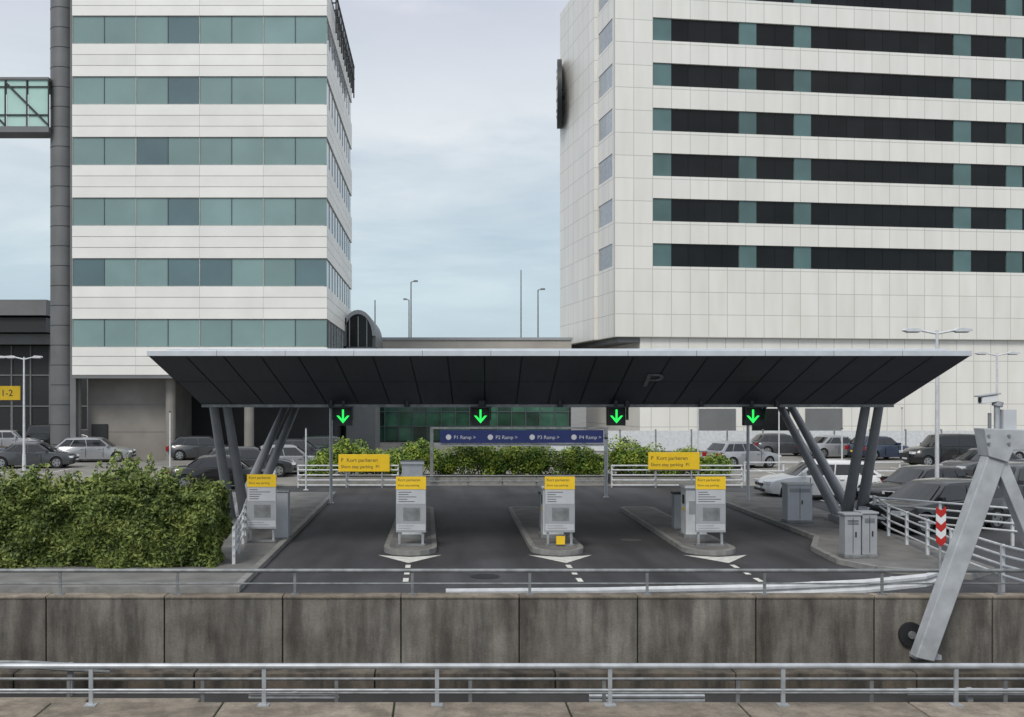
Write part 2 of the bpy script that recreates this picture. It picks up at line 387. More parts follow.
b.face([A,Bb,Cc,Dd],'canopyd'); b.build('soffit',e,fix=False)
b=B(); b.box(xt0-.03,xt1+.03,yt0-.03,yt1+.03,zt_,zt_+.13,'canopyt'); b.box(xt0+.3,xt1-.3,yt0+.5,yt1-.4,zt_+.13,zt_+.2,'canopyt')
for i in range(1,12):
    x=xt0+(xt1-xt0)*i/12; b.box(x-.008,x+.008,yt0-.034,yt0-.02,zt_,zt_+.132,'galvd')
b.build('roof_edge',e,bevel=.015)
b=B(); b.box(xb0+.0,xb1,yb0-.03,yb0+.08,zb_-.06,zb_+.02,'galvd'); b.box(xb0,xb1,yb1-.08,yb1,zb_-.06,zb_-.003,'galvd'); b.build('lower_trim',e)
def leg(p0,p1,b,w0=.34,w1=.24):
    b.cyl(p0,p1,w0/2,'legst',w1/2,n=12)
b=B()
for base,tops in [((-6.0,30.7,.1),[(-5.85,27.2),(-4.9,34.4)]),((12.75,30.7,.1),[(11.9,27.2),(12.0,34.4)])]:
    for tx,ty in tops:
        for dx in(-.2,.2):
            leg((base[0]+dx*1.1,base[1]+(.15 if ty>31 else -.15),base[2]),(tx+dx*.9,ty,zb_),b)
    b.box(base[0]-.5,base[0]+.5,base[1]-.45,base[1]+.45,.1,.3,'legst')
b.build('v_columns',e,smooth=40)
sl=math.atan2(zt_-zb_,yb0-yt0)
def slope_pt(px_,t):
    y=yb0+(yt0-yb0)*t; z=zb_+(zt_-zb_)*t; return Vector((PX(px_,y),y-.012,z-.02))
p=slope_pt(640,.42); o=text('p_symbol','P',p,1.0,'galvd',e,rot=(math.pi-sl,0,0)); o.data.extrude=.004
b=B()
for px_ in(331,407,483,560,627,701,777):
    y=yb0-.18; b.cyl((PX(px_,y),y,3.68),(PX(px_,y),y,3.98),.07,'dark')
b.build('brackets',e,smooth=40)

for px_ in(343,480.5,616.5,753):
    d=26.2; x=PX(px_,d); s=empty('lane_signal',(x,d,0)); b=B()
    zc=PZ(416,d)
    b.box(-.24,.24,0,.16,zc-.25,zc+.25,'dark'); b.box(-.27,.27,-.3,.0,zc+.22,zc+.25,'dark')
    b.box(-.27,-.245,-.25,.0,zc-.1,zc+.219,'dark'); b.box(.245,.27,-.25,.0,zc-.1,zc+.219,'dark'); b.box(-.04,.04,.06,.12,zc+.25,3.95,'dark')
    b.build('housing',s)
    b=B(); a=[(-.025,.19),(.025,.19),(.025,-.06),(.11,.03),(.17,.03),(.0,-.17),(-.17,.03),(-.11,.03),(-.025,-.06)]
    b.xz([(u,zc+v-.02) for u,v in a],-.012,-.002,'green'); b.build('arrow',s)

# ---------------------------------------------------------------- ticket machines
def machine(x,y,tall=False,zg=.13,yellowbox=False,back=True):
    s=empty('ticket_machine',(x,y,zg)); b=B()
    b.box(-.33,-.27,-.02,.04,0,1.75,'galv'); b.box(.27,.33,-.02,.04,0,1.75,'galv'); b.box(-.38,.38,-.1,.12,0,.04,'galvd')
    b.build('frame',s)
    b=B(); b.box(-.385,.385,-.06,-.021,.35,1.78,'signg')
    b.box(-.385,.385,-.066,-.0602,1.45,1.78,'yellow')
    b.box(-.37,.37,-.066,-.0602,1.08,1.43,'signl')
    b.box(-.37,.37,-.066,-.0602,.40,.56,'signl')
    for j in range(5):
        w=random.uniform(.2,.6); b.box(-.32,-.32+w,-.0685,-.0662,1.37-j*.06,1.386-j*.06,'signd')
    for j in range(2):
        w=random.uniform(.3,.55); b.box(-.32,-.32+w,-.0685,-.0662,.51-j*.06,.522-j*.06,'galvd')
    b.box(-.2,.24,-.063,-.0602,.64,.98,'galvd')
    b.build('board',s,bevel=0)
    text('lettering','Kort parkeren',(-.34,-.068,1.66),.1,'signd',s); text('lettering_small','Short stay parking',(-.34,-.068,1.53),.075,'signd',s)
    if back:
        b=B(); h=2.0 if tall else 1.35
        b.box(-.34,.34,1.3,1.95,0,.1,'galvd'); b.box(-.28,.28,1.35,1.9,.1,h,'whitest'); b.box(-.32,.32,1.28,1.96,h,h+.07,'signw')
        b.box(-.285,-.2805,1.5,1.75,.9,1.15,'dark'); b.box(-.287,-.282,1.5,1.75,.72,.8,'yellow')
        b.box(-.2,.2,1.34,1.349,h-.7,h-.35,'signg'); b.build('dispenser',s,bevel=.02)
        b=B(); b.box(-.16,.16,3.2,3.5,0,1.0,'signg'); b.box(-.19,.19,3.17,3.53,1.0,1.06,'dark')
        b.build('barrier_post',s,bevel=.02)
    if yellowbox:
        b=B(); b.box(-.1,.12,-.16,-.08,.05,.26,'yellow'); b.build('reflector',s)
machine(PX(411,25.7),25.7,True); machine(PX(559.5,25.7),25.7,yellowbox=True); machine(PX(710,25.7),25.7)
machine(PX(262,26.4),26.4,back=False)
b=B(); s=empty('control_cabinet',(PX(280,27.2),27.2,.1)); b.box(-.22,.22,0,.4,0,1.25,'signl'); b.box(-.25,.25,-.03,.43,1.25,1.3,'signg'); b.build('cabinet',s,bevel=.02)
def cabinet(x,y,w,dp,h,name='utility_cabinet',k='signg'):
    s=empty(name,(x,y,.12)); b=B(); b.box(-w/2-.02,w/2+.02,-dp/2-.02,dp/2+.02,0,.08,'galvd'); b.box(-w/2,w/2,-dp/2,dp/2,.08,h,k)
    b.box(-w/2-.03,w/2+.03,-dp/2-.03,dp/2+.03,h,h+.05,k); b.build('body',s,bevel=.012)
    b=B(); b.box(-.006,.006,-dp/2-.004,-dp/2,.12,h-.05,'dark'); b.box(.05,.08,-dp/2-.02,-dp/2,h*.5,h*.5+.12,'dark')
    for j in range(4): b.box(-w/2+.06,w/2-.06,-dp/2-.006,-dp/2-.001,h-.12-j*.03,h-.11-j*.03,'dark')
    b.build('door',s)
cabinet(PX(850,23.9),23.9,.38,.35,1.02,k='signg'); cabinet(PX(867.5,23.9),23.95,.36,.35,1.05,k='signg')
cabinet(PX(797,30.5),30.5,.75,.5,1.15,k='signl')

for px_,py_ in((364,463),(674,461)):
    d=43.0; s=empty('direction_sign',(PX(px_,d),d,0)); b=B(); z=PZ(py_,d)
    b.box(-1.1,1.1,0,.05,z-.37,z+.37,'yellow'); b.box(-.8,-.74,.05,.1,0,z+.2,'galv'); b.box(.74,.8,.05,.1,0,z+.2,'galv'); b.build('board',s,bevel=.01)
    text('lettering','P  Kort parkeren',(-1.0,-.004,z+.05),.23,'signd',s); text('lettering_small','Short stay parking  P1',(-1.0,-.004,z-.22),.19,'signd',s)

d=44.3; s=empty('overhead_sign'); b=B()
x0,x1=PX(430,d),PX(608,d); zt2,zb2=PZ(429,d),PZ(443,d)
b.box(x0,x0+.15,d,d+.14,0,zt2,'galvd'); b.box(x1-.15,x1,d,d+.14,0,zt2,'galvd'); b.box(x0,x1,d+.02,d+.12,zt2,zt2+.08,'galvd'); b.box(x0+.151,x1-.151,d+.02,d+.12,zb2-.14,zb2-.02,'galv')
b.build('frame',s)
b=B(); b.box(x0+.45,x1-.2,d-.05,d+.01,zb2,zt2-.05,'blue'); b.build('board',s)
for j in range(4):
    xx=x0+.7+j*1.85; text('lettering','P'+str(j+1)+' Ramp >',(xx+.35,d-.055,zb2+.18),.22,'signl',s)
    b=B(); b.cyl((xx+.12,d-.06,zb2+.26),(xx+.12,d-.051,zb2+.26),.12,'signl',n=16); b.build('roundel',s)

def bollard_pole(px_,d,h,name='signpost',r=.035,k='whitest'):
    b=B(); b.cyl((PX(px_,d),d,0),(PX(px_,d),d,h),r,k); b.box(PX(px_,d)-.1,PX(px_,d)+.1,d-.1,d+.1,0,.03,k); b.cyl((PX(px_,d),d,h),(PX(px_,d),d,h+.05),r*1.4,'dark'); b.build(name,smooth=40)
bollard_pole(331,36.9,3.5,r=.06); bollard_pole(748,36.9,3.5,r=.06); bollard_pole(698,44.4,4.0); bollard_pole(170,52,3.1,r=.04); bollard_pole(606,39,2.3,r=.06)
bollard_pole(779,52,3.2); bollard_pole(902,60,3.2,r=.04); bollard_pole(306,42,2.6); bollard_pole(842,47,2.4)

# ---------------------------------------------------------------- foliage
def leafmesh(name,C,size,k,parent=None,up=.3,out=None):
    n=len(C); a=rng.normal(size=(n,3)); 
    if out is not None: a=a*.8+out
    a[:,2]+=up; a/=np.linalg.norm(a,axis=1)[:,None]
    t=rng.normal(size=(n,3)); u=np.cross(a,t); u/=np.linalg.norm(u,axis=1)[:,None]; w=np.cross(a,u)
    s=(size*rng.uniform(.6,1.3,n))[:,None]
    V=np.stack([C-u*s,C-w*s*.45+u*s*.1,C+u*s,C+w*s*.45+u*s*.1],1).reshape(-1,3)
    me=bpy.data.meshes.new(name); me.vertices.add(4*n); me.vertices.foreach_set('co',V.ravel())
    me.loops.add(4*n); me.loops.foreach_set('vertex_index',np.arange(4*n)); me.polygons.add(n)
    me.polygons.foreach_set('loop_start',np.arange(0,4*n,4)); me.polygons.foreach_set('loop_total',np.full(n,4)); me.update(); me.validate()
    me.materials.append(M[k]); o=bpy.data.objects.new(name,me); COL.objects.link(o); 
    if parent: o.parent=parent
    return o
def lump(x,z): return .09*np.sin(x*2.1+z*1.3)+.07*np.sin(x*5.3-z*4.1)+.06*np.sin(z*7+x*3)+.03*np.sin(x*13+z*11)
hx0,hx1,hy0,hy1,hz=-14.0,-4.95,22.55,23.7,1.74
hd=empty('hedge'); 
n=46000; X=rng.uniform(hx0,hx1,n); Z=rng.uniform(.05,hz,n); dep=np.abs(rng.normal(0,.14,n)); Y=hy0+lump(X,Z)+dep-.03
C1=np.stack([X,Y,Z],1); o1=np.tile([0,-1.,.5],(n,1))
n=20000; X=rng.uniform(hx0,hx1,n); Y=rng.uniform(hy0,hy1,n); Z=hz+lump(X,Y*2)*1.3-np.abs(rng.normal(0,.1,n))+.06*np.sin(X*9)
C2_=np.stack([X,Y,Z],1); o2_=np.tile([0,0,1.],(n,1))
n=8000; Y=rng.uniform(hy0,hy1,n); Z=rng.uniform(.05,hz,n); X=hx1+lump(Y,Z)-np.abs(rng.normal(0,.1,n))
C3=np.stack([X,Y,Z],1); o3=np.tile([1.,0,0.2],(n,1))
n=7000; X=rng.uniform(hx0,hx1,n); Y=rng.uniform(hy0,hy1,n); Z=hz+lump(X,Y)+np.abs(rng.normal(0,.15,n))*(.4+np.abs(np.sin(X*3.1)*np.sin(X*1.3+1)))
C4=np.stack([X,Y,Z],1); o4=np.tile([0,-.3,.6],(n,1))
n=5000; X=rng.uniform(hx0,hx1,n); Z=rng.uniform(.1,hz,n); Y=hy0+lump(X,Z)-np.abs(rng.normal(0,.1,n))
C5=np.stack([X,Y,Z],1); o5=np.tile([0,-.6,.6],(n,1))
leafmesh('leaves',np.concatenate([C1,C2_,C3,C4,C5]),.058,'leafh',hd,out=np.concatenate([o1,o2_,o3,o4,o5]),up=.25)
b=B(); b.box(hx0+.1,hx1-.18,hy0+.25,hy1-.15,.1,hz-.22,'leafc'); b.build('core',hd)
def shrub(x,y,z0,hgt,nst,spread,name='shrub',k='leafh',ls=.06,dens=60):
    s=empty(name); b=B(); C=[]
    for i in range(nst):
        a=random.uniform(0,6.28); p=Vector((x+random.uniform(-.3,.3)*spread,y+random.uniform(-.2,.2)*spread,z0)); 
        L=hgt*random.uniform(.55,1); d=Vector((math.cos(a)*.5*spread,math.sin(a)*.3*spread,1)).normalized(); pts=[p]
        for j in range(5):
            d=(d+Vector((random.uniform(-.18,.18),random.uniform(-.18,.18),-.04))).normalized(); pts.append(pts[-1]+d*L/5)
        for j in range(5): b.cyl(pts[j],pts[j+1],.014*(1-j/6),'bark',.014*(1-(j+1)/6),n=5)
        for q_ in range(dens):
            t=random.uniform(.15,1)*5; j=min(4,int(t)); c=pts[j]+(pts[j+1]-pts[j])*(t-j); rr=.13*(1.15-t/6)
            C.append(c+Vector((random.gauss(0,rr),random.gauss(0,rr),random.gauss(0,rr*.7))))
    b.build('stems',s); leafmesh('leaves',np.array([tuple(c) for c in C]),ls,k,s,up=.5)
for px_,h_,ns in((8,.8,6),(30,.95,8),(50,.75,6),(68,.6,5),(85,.65,6),(104,.85,8),(122,1.2,11),(142,1.15,10),(160,.95,8),(182,.65,5),(205,.45,4)):
    shrub(PX(px_,23.3),23.3,hz-.15,h_,ns,1.0,k='leafw' if px_ in(122,142,104,85,160,30) else 'leafh')

def bush(x,y,w,h,dp,name='bush',n=4200,zg=.25,k='leafb'):
    s=empty(name); C=[];O=[]
    lobes=[(random.uniform(-.36,.36)*w,random.uniform(-.25,.25)*dp,random.uniform(.25,.66)*h,random.uniform(.24,.38)) for _ in range(11)]
    for i in range(n):
        lx,ly,lz,r=random.choice(lobes); v=Vector((random.gauss(0,1),random.gauss(0,1),random.gauss(0,1))).normalized()
        rr=random.uniform(.7,1.12)
        C.append((x+lx+v.x*r*w*.8*rr,y+ly+v.y*r*dp*rr,zg+max(.02,lz+v.z*r*h*1.0*rr))); O.append(tuple(v*1.2))
    leafmesh('leaves',np.array(C),.07,k,s,out=np.array(O),up=.5)
    b=B()
    for lx,ly,lz,r in lobes[:6]: b.cyl((x,y,zg-.1),(x+lx,y+ly,zg+lz),.03,'bark',.012,n=5)
    b.build('stems',s)
bd=45.6
for px_,w_,h_ in((322,1.5,1.3),(347,1.7,1.8),(375,1.6,1.5),(398,1.3,1.3),(418,1.5,1.75),(441,1.3,1.35),(470,2.1,1.85),(494,1.2,1.3),(519,2.1,1.85),(541,1.3,1.4),(566,2.1,1.95),(590,1.4,1.45),(622,1.8,1.85),(648,1.7,1.5),(676,1.7,1.4),(708,1.9,1.35)):
    bush(PX(px_,bd),bd+random.uniform(-.2,.3),w_*1.06,h_*1.04,1.3)
for a_,c_ in((405,602),(300,400),(608,730)):
    b=B(); b.box(PX(a_,bd),PX(c_,bd),44.8,46.9,0,.3,'kerb'); b.box(PX(a_,bd)+.12,PX(c_,bd)-.12,44.92,46.8,.29,.32,'soil'); b.build('planter')

# ---------------------------------------------------------------- cars
def smooth01(t): t=max(0,min(1,t)); return t*t*(3-2*t)
def car(x,y,yaw,paint,style='hatch',name='parked_car',z=.01):
    P='c_'+paint
    L,W,Hh={'hatch':(4.1,1.74,1.47),'estate':(4.6,1.8,1.47),'sedan':(4.6,1.8,1.43),'suv':(4.6,1.86,1.68),'van':(4.5,1.84,1.82)}[style]
    e=empty(name,(x,y,z),yaw); hl=L/2; r=.32; k=Hh/1.47
    xf,xr=hl-.86,-hl+.82; belt=.93*k; hood=.88*k
    def arch(c): return [(c-.385*math.cos(math.pi*i/8),.30+.385*math.sin(math.pi*i/8)) for i in range(9)]
    out=[(-hl+.1,.26)]+[(xr-.385,.22)]+arch(xr)+[(xr+.385,.2)]+[(xf-.385,.2)]+arch(xf)+[(xf+.385,.22)]+[(hl-.1,.24),(hl,.36),(hl+.01,.52),(hl-.06,.66*k),(hl-.25,.76*k),(hl-.7,.845*k),(hl-1.1,hood+.02)]
    if style=='sedan': out+=[(0,belt),(-hl+.9,belt+.03),(-hl+.12,belt+.0),(-hl+.02,belt-.12),(-hl,.55),(-hl+.03,.36)]
    else: out+=[(0,belt),(-hl+.3,belt+.04),(-hl+.1,belt),(-hl+.03,.75*k),(-hl,.55),(-hl+.03,.36)]
    fr=[-1,-.93,-.55,0,.55,.93,1]
    v=[];f=[]
    for q in fr:
        for (px_,pz) in out:
            aq=abs(q); t=smooth01((abs(px_)-(hl-.75))/.75)
            wq=W/2*(1-.10*t)
            if pz>.7: wq*=1-.05*smooth01((pz-.6)/.4)
            if pz<.3: wq*=.97
            xx=px_-math.copysign(.2*t*aq**3,px_)
            zz=pz+(-.035*(aq>.95) if pz>.7 else 0)+(.02*(1-aq*aq) if pz>.7 else 0)
            v.append((xx,q*wq,zz))
    n=len(out)
    for a in range(len(fr)-1):
        for i in range(n):
            j=(i+1)%n; f.append((a*n+i,a*n+j,(a+1)*n+j,(a+1)*n+i))
    f.append(tuple(range(n))); f.append(tuple((len(fr)-1)*n+i for i in range(n))[::-1])
    def mk_(nm,v,f,ang):
        me=bpy.data.meshes.new(nm); me.from_pydata(v,[],f); me.materials.append(M[P])
        bm=bmesh.new(); bm.from_mesh(me); bmesh.ops.triangulate(bm,faces=[q for q in bm.faces if len(q.verts)>4]); bmesh.ops.recalc_face_normals(bm,faces=bm.faces); bm.to_mesh(me); bm.free()
        me.polygons.foreach_set('use_smooth',[True]*len(me.polygons)); me.set_sharp_from_angle(angle=math.radians(ang))
        o=bpy.data.objects.new(nm,me); COL.objects.link(o); o.parent=e
    mk_('body',v,f,38)
    bf=hl-1.05; 
    tf,tr,br={'hatch':(bf-.72,-hl+.55,-hl+.14),'estate':(bf-.78,-hl+.62,-hl+.12),'sedan':(bf-.78,-hl+1.35,-hl+.75),'suv':(bf-.6,-hl+.45,-hl+.12),'van':(bf-.55,-hl+.3,-hl+.08)}[style]
    cab=[(bf,hood-.02),(bf-.02,hood),(tf+.05,Hh-.08),(tf-.15,Hh-.02),((tf+tr)/2,Hh),(tr+.15,Hh-.03),(tr,Hh-.09),(br,belt+.0),(br,belt-.06)]
    def cw(z): t=max(0,(z-.9*k)/(Hh-.9*k)); return (W/2-.05)*(1-.05)+(-.19)*t
    v=[];f=[]; fr=[-1,-.86,0,.86,1]; n=len(cab)
    for q in fr:
        for i,(a,c) in enumerate(cab):
            aq=abs(q); zz=c; 
            if c>Hh-.12: zz=c-(.045 if aq==1 else 0)+.012*(1-aq)
            xx=a
            if i<4: xx=a-.10*aq**2
            if i>=5: xx=a+.06*aq**2
            v.append((xx,q*cw(min(zz,Hh)),zz))
    for a in range(len(fr)-1):
        for i in range(n-1): f.append((a*n+i,a*n+i+1,(a+1)*n+i+1,(a+1)*n+i))
    f.append(tuple(range(n))); f.append(tuple((len(fr)-1)*n+i for i in range(n))[::-1])
    mk_('cabin',v,f,30)
    b=B(); zl,zh=belt+.02,Hh-.13
    fx=lambda z:bf-.1-(bf-tf-.05)*(z-hood)/(Hh-.08-hood)
    rx_=lambda z:br+.06+(tr-br)*(z-belt)/(Hh-.09-belt)
    lo0,lo1=rx_(zl)+.14,fx(zl)-.16; hi0,hi1=rx_(zh)+.13,fx(zh)-.06
    cuts=[0,.23,.57,1] if style!='sedan' else [0,.14,.55,1]
    for sgn in(-1,1):
        for a,c in zip(cuts[:-1],cuts[1:]):
            g1=.025; A_=lo0+(lo1-lo0)*a+g1; B_=lo0+(lo1-lo0)*c-g1; C_=hi0+(hi1-hi0)*c-g1; D_=hi0+(hi1-hi0)*a+g1
            b.face([(A_,sgn*(cw(zl)+.008),zl),(B_,sgn*(cw(zl)+.008),zl),(C_,sgn*(cw(zh)+.008),zh),(D_,sgn*(cw(zh)+.008),zh)],'carglass')
    def scr(x0,z0,x1,z1,dx,cur):
        N=6
        for i in range(N):
            q0=-.88+1.76*i/N; q1=-.88+1.76*(i+1)/N
            pts=[]
            for q,(xx,zz) in((q0,(x0,z0)),(q1,(x0,z0)),(q1,(x1,z1)),(q0,(x1,z1))):
                pts.append((xx+dx-cur*q*q,q*cw(zz),zz+.012))
            b.face(pts,'carglass')
    xa,za=bf-.02,hood; xb_,zb__=tf+.05,Hh-.08
    scr(xa+(xb_-xa)*.06,za+(zb__-za)*.06,xa+(xb_-xa)*.97,za+(zb__-za)*.97,.02,.10)
    xa,za=br,belt; xb_,zb__=tr,Hh-.09
    scr(xa+(xb_-xa)*.15,za+(zb__-za)*.15,xa+(xb_-xa)*.93,za+(zb__-za)*.93,-.02,-.06)
    b.build('glass',e,fix=False)
    b=B()
    for wx in(xf,xr):
        for sgn in(-1,1):
            y1=sgn*(W/2-.03); y0=sgn*(W/2-.25)
            b.cyl((wx,y0,r),(wx,y1,r),r,'black',n=24); b.cyl((wx,y1,r),(wx,y1+sgn*.008,r),r*.66,'wheel',n=20)
            for j in range(5):
                a=2*math.pi*(j+.5)/5; c=Vector((wx+math.cos(a)*r*.42,y1+sgn*.01,r+math.sin(a)*r*.42)); b.cyl(c,c+Vector((0,sgn*.004,0)),r*.13,'black',n=6)
        b.box(wx-.36,wx+.36,-W/2+.26,W/2-.26,.2,.66,'black')
    b.box(-hl+.3,hl-.3,-W/2+.2,W/2-.2,.17,.3,'black')
    b.build('wheels',e,smooth=40)
    b=B()
    for sgn in(-1,1):
        y_=sgn*W/2*.66
        b.box(hl-.26,hl-.03,min(y_-.17,y_+.17),max(y_-.17,y_+.17),.585*k,.69*k,'lampw')
        b.box(-hl+.0,-hl+.18,min(y_*1.12-.12,y_*1.12+.12),max(y_*1.12-.12,y_*1.12+.12),.62*k,.86*k,'lampr')
        b.box(bf-.45,bf-.3,min(sgn*(W/2-.06),sgn*(W/2+.12)),max(sgn*(W/2-.06),sgn*(W/2+.12)),belt,belt+.13,P)
        for dx in(.62,-.38):
            b.box(dx,dx+.012,min(sgn*(W/2-.03),sgn*(W/2+.002)),max(sgn*(W/2-.03),sgn*(W/2+.002)),.32,.85*k,'dark')
            b.box(dx-.28,dx-.12,min(sgn*(W/2-.03),sgn*(W/2+.018)),max(sgn*(W/2-.03),sgn*(W/2+.018)),.78*k,.805*k,P)
    b.box(hl-.1,hl+.012,-.42,.42,.5,.6*k,'dark'); b.box(hl-.1,hl+.022,-.5,.5,.3,.4,'dark'); b.box(hl,hl+.03,-.26,.26,.41,.49,'signw')
    b.box(-hl-.012,-hl+.1,-.26,.26,.5,.6,'yellow'); b.box(-hl-.006,-hl+.1,-.6,.6,.27,.36,'dark')
    b.build('trim',e)
def carp(px_,d,yawdeg,paint,style): car(PX(px_,d),d,math.radians(yawdeg),paint,style)
carp(818,38.8,180,'white','estate'); carp(742,55,20,'silver','hatch')
carp(918,35.5,200,'black','hatch'); carp(936,29.8,203,'black','estate'); carp(945,56,180,'black','van'); carp(1012,34,205,'grey','suv')
carp(985,48,200,'grey','sedan'); carp(880,62,20,'blue','hatch'); carp(835,64,15,'silver','sedan'); carp(1030,60,10,'silver','estate'); carp(782,66,0,'grey','hatch')
carp(222,43,8,'black','sedan'); carp(248,49,12,'grey','estate'); carp(290,51,14,'silver','hatch'); carp(300,58,10,'grey','hatch')
carp(34,55,5,'grey','sedan'); carp(95,60,8,'silver','estate'); carp(58,74,5,'black','van'); carp(12,72,0,'silver','hatch'); carp(100,76,0,'black','hatch'); carp(136,70,-70,'black','suv'); carp(160,76,-75,'dred','hatch')
carp(-20,60,0,'blue','hatch'); carp(205,62,10,'grey','estate'); carp(330,62,8,'green','estate')

# ---------------------------------------------------------------- lamps
def lamp(px_,d,h,arm=1.1,r=.07,name='street_lamp',ang=0):
    s=empty(name,(PX(px_,d),d,0),ang); b=B()
    b.cyl((0,0,0),(0,0,.9),r*1.35,'whitest',r*1.3,n=12); b.cyl((0,0,.9),(0,0,h),r,'whitest',r*.6,n=12); b.build('pole',s,smooth=40)
    b=B()
    for sg in(-1,1):
        b.cyl((0,0,h-.12),(sg*arm*.55,0,h+.0),.035,'whitest',n=8)
        b.xz([(sg*arm*.45,h-.02),(sg*arm*.6,h+.07),(sg*arm*.95,h+.05),(sg*arm,h-.02),(sg*arm*.9,h-.06),(sg*arm*.5,h-.06)],-.13,.13,'whitest')
        b.box(min(sg*arm*.55,sg*arm*.88),max(sg*arm*.55,sg*arm*.88),-.1,.1,h-.085,h-.061,'signg')
    b.build('lamp_heads',s,bevel=.01)
lamp(937,32,PZ(330,32)); lamp(997,46,PZ(353,46),arm=1.0); lamp(24,52,PZ(357,52),arm=.95); lamp(-12,58,PZ(357,58)); lamp(1090,40,6.1)
def hmast(px_,py_,d,arm):
    s=empty('highway_lamp',(PX(px_,d),d,0)); b=B(); h=PZ(py_,d); b.cyl((0,0,0),(0,0,h),.16,'galvd',.09,n=8)
    if arm: b.cyl((0,0,h),(arm,0,h+.15),.07,'galvd',n=6); b.box(min(arm*.5,arm*1.3),max(arm*.5,arm*1.3),-.3,.3,h+.02,h+.25,'galvd')
    b.build('mast',s)
hmast(411,282,150,.8); hmast(409,300,160,-.7); hmast(521,270,170,0); hmast(538,290,150,.8); hmast(375,300,150,0)

# ---------------------------------------------------------------- gantry leg
e=empty('sign_gantry'); b=B(); d=17.6
def gp(px_,py_,dd=d): return (PX(px_,dd),PZ(py_,dd))
poly=lambda L:[gp(*q) for q in L]
b.xz(poly([(913,656),(931,660),(1002,462),(985,455)]),d-.12,d+.14,'gantry')
b.xz(poly([(992,462),(1004,458),(1046,560),(1035,566)]),d-.10,d+.12,'gantry')
b.xz(poly([(979,428),(1060,431),(1060,450),(1008,450),(1003,462),(984,456)]),d-.17,d+.19,'gantry')
b.xz(poly([(1040,451),(1060,451),(1060,600),(1040,600)]),d-.095,d+.115,'gantry')
b.build('frame',e,bevel=.015)
b=B(); x,z=gp(910,634,W0); b.cyl((x,W0-.07,z),(x,W0+.01,z),.22,'dark',n=24); b.cyl((x,W0-.1,z),(x,W0-.07,z),.07,'galvd',n=16); x,z=gp(921,650,W0); b.box(x-.22,x+.22,W0-.3,W0-.02,z-.1,z-.02,'gantry')
x,z=gp(1003,450,d); 
for dx,dz in((-.35,.12),(.0,.12),(-.35,.26),(0,.26)): b.cyl((x+dx,d-.2,z+dz),(x+dx,d-.16,z+dz),.025,'galvd',n=8)
b.build('anchor_plate',e,smooth=40)
s=empty('security_camera'); b=B(); x0,z0=gp(997,430)
b.cyl((x0,d,z0),(x0,d,z0+.42),.05,'galv'); b.cyl((x0,d,z0+.42),(x0+.02,d,z0+.5),.09,'signg')
b.cyl((x0-.12,d+.02,z0),(x0-.12,d+.02,z0+.3),.03,'galvd'); b.box(x0+.07,x0+.3,d-.08,d+.1,z0+.0,z0+.36,'signl'); b.build('bracket',s,smooth=40)
b=B(); b.xz([(x0-.3,z0+.46),(x0-.02,z0+.5),(x0-.02,z0+.62),(x0-.3,z0+.58)],d-.08,d+.08,'signw'); b.xz([(x0-.36,z0+.58),(x0+.02,z0+.63),(x0+.02,z0+.655),(x0-.36,z0+.605)],d-.1,d+.1,'signg'); b.cyl((x0-.31,d,z0+.52),(x0-.29,d,z0+.522),.05,'dark')
b.build('housing',s,bevel=.008)

# ---------------------------------------------------------------- left office building
e=empty('office_building'); FY=60.0; X0,X1=PX(72,60),PX(327,60); D1=78.0
core=B(); core.box(X0+.1,X1-.14,FY+.14,D1-.1,5.25,28.5,'lseam'); core.build('core',e)
wall=B(); gl=B(); fr_=B()
zb0,wh,sp=6.88,1.68,3.64; npn=8; pw=(X1-X0)/npn
segs=[]; z=5.2
for i in range(6): segs.append((z,zb0+i*sp)); z=zb0+i*sp+wh
segs.append((z,28.6))
for (a,c) in segs:
    nr=3; hgt=(c-a)/nr
    for r_ in range(nr):
        for i in range(4):
            wall.box(X0+i*2*pw+.006,X0+(i+1)*2*pw-.006,FY,FY+.14,a+r_*hgt+.014,a+(r_+1)*hgt-.014,'lwhite')
        for i in range(5):
            y0=FY+.16+i*3.568; wall.box(X1-.14,X1,y0+.01,y0+3.55,a+r_*hgt+.014,a+(r_+1)*hgt-.014,'lwhite')
for i in range(6):
    a=zb0+i*sp; c=a+wh
    for j in range(npn):
        k='lglassd' if random.random()<.14 else 'lglass'
        gl.box(X0+j*pw+.03,X0+(j+1)*pw-.03,FY+.09,FY+.13,a+.04,c-.04,k)
        w_=.05 if j%2==0 else .035
        fr_.box(X0+j*pw-w_/2 if j else X0,X0+j*pw+w_/2,FY+.05,FY+.135,a,c,'lseam' if j%2==0 else 'frame')
    for j in range(10):
        y0=FY+.2+j*1.77; gl.box(X1-.11,X1-.07,y0,y0+1.7,a+.04,c-.04,'lglasss')
        fr_.box(X1-.13,X1-.04,y0-.05,y0-.01,a,c,'lseam')
    fr_.box(X0,X1-.141,FY+.02,FY+.135,a-.013,a+.03,'lseam')
wall.build('cladding',e); gl.build('windows',e); fr_.build('mullions',e)
b=B(); b.box(X0,X1,FY,D1,28.602,28.9,'grey')
for i in range(12):
    y_=FY+3+i*1.25; b.cyl((X1+.25,y_,26.8),(X1+.25,y_,29.3),.05,'dark',n=6); b.cyl((X1,y_,28.7),(X1+.25,y_,28.7),.05,'dark',n=6)
b.cyl((X1+.25,FY+3,29.2),(X1+.25,D1-1,29.2),.06,'dark'); b.cyl((X1+.25,FY+3,28.3),(X1+.25,D1-1,28.3),.06,'dark')
b.build('roof',e)
b=B(); b.box(X0,X1,FY+.02,D1,5.0,5.2,'grey')
b.box(PX(88,62),PX(168,62),62,70,0,5.0,'beiged'); b.box(PX(168,68),X1-.3,68,76,0,5.0,'dark')
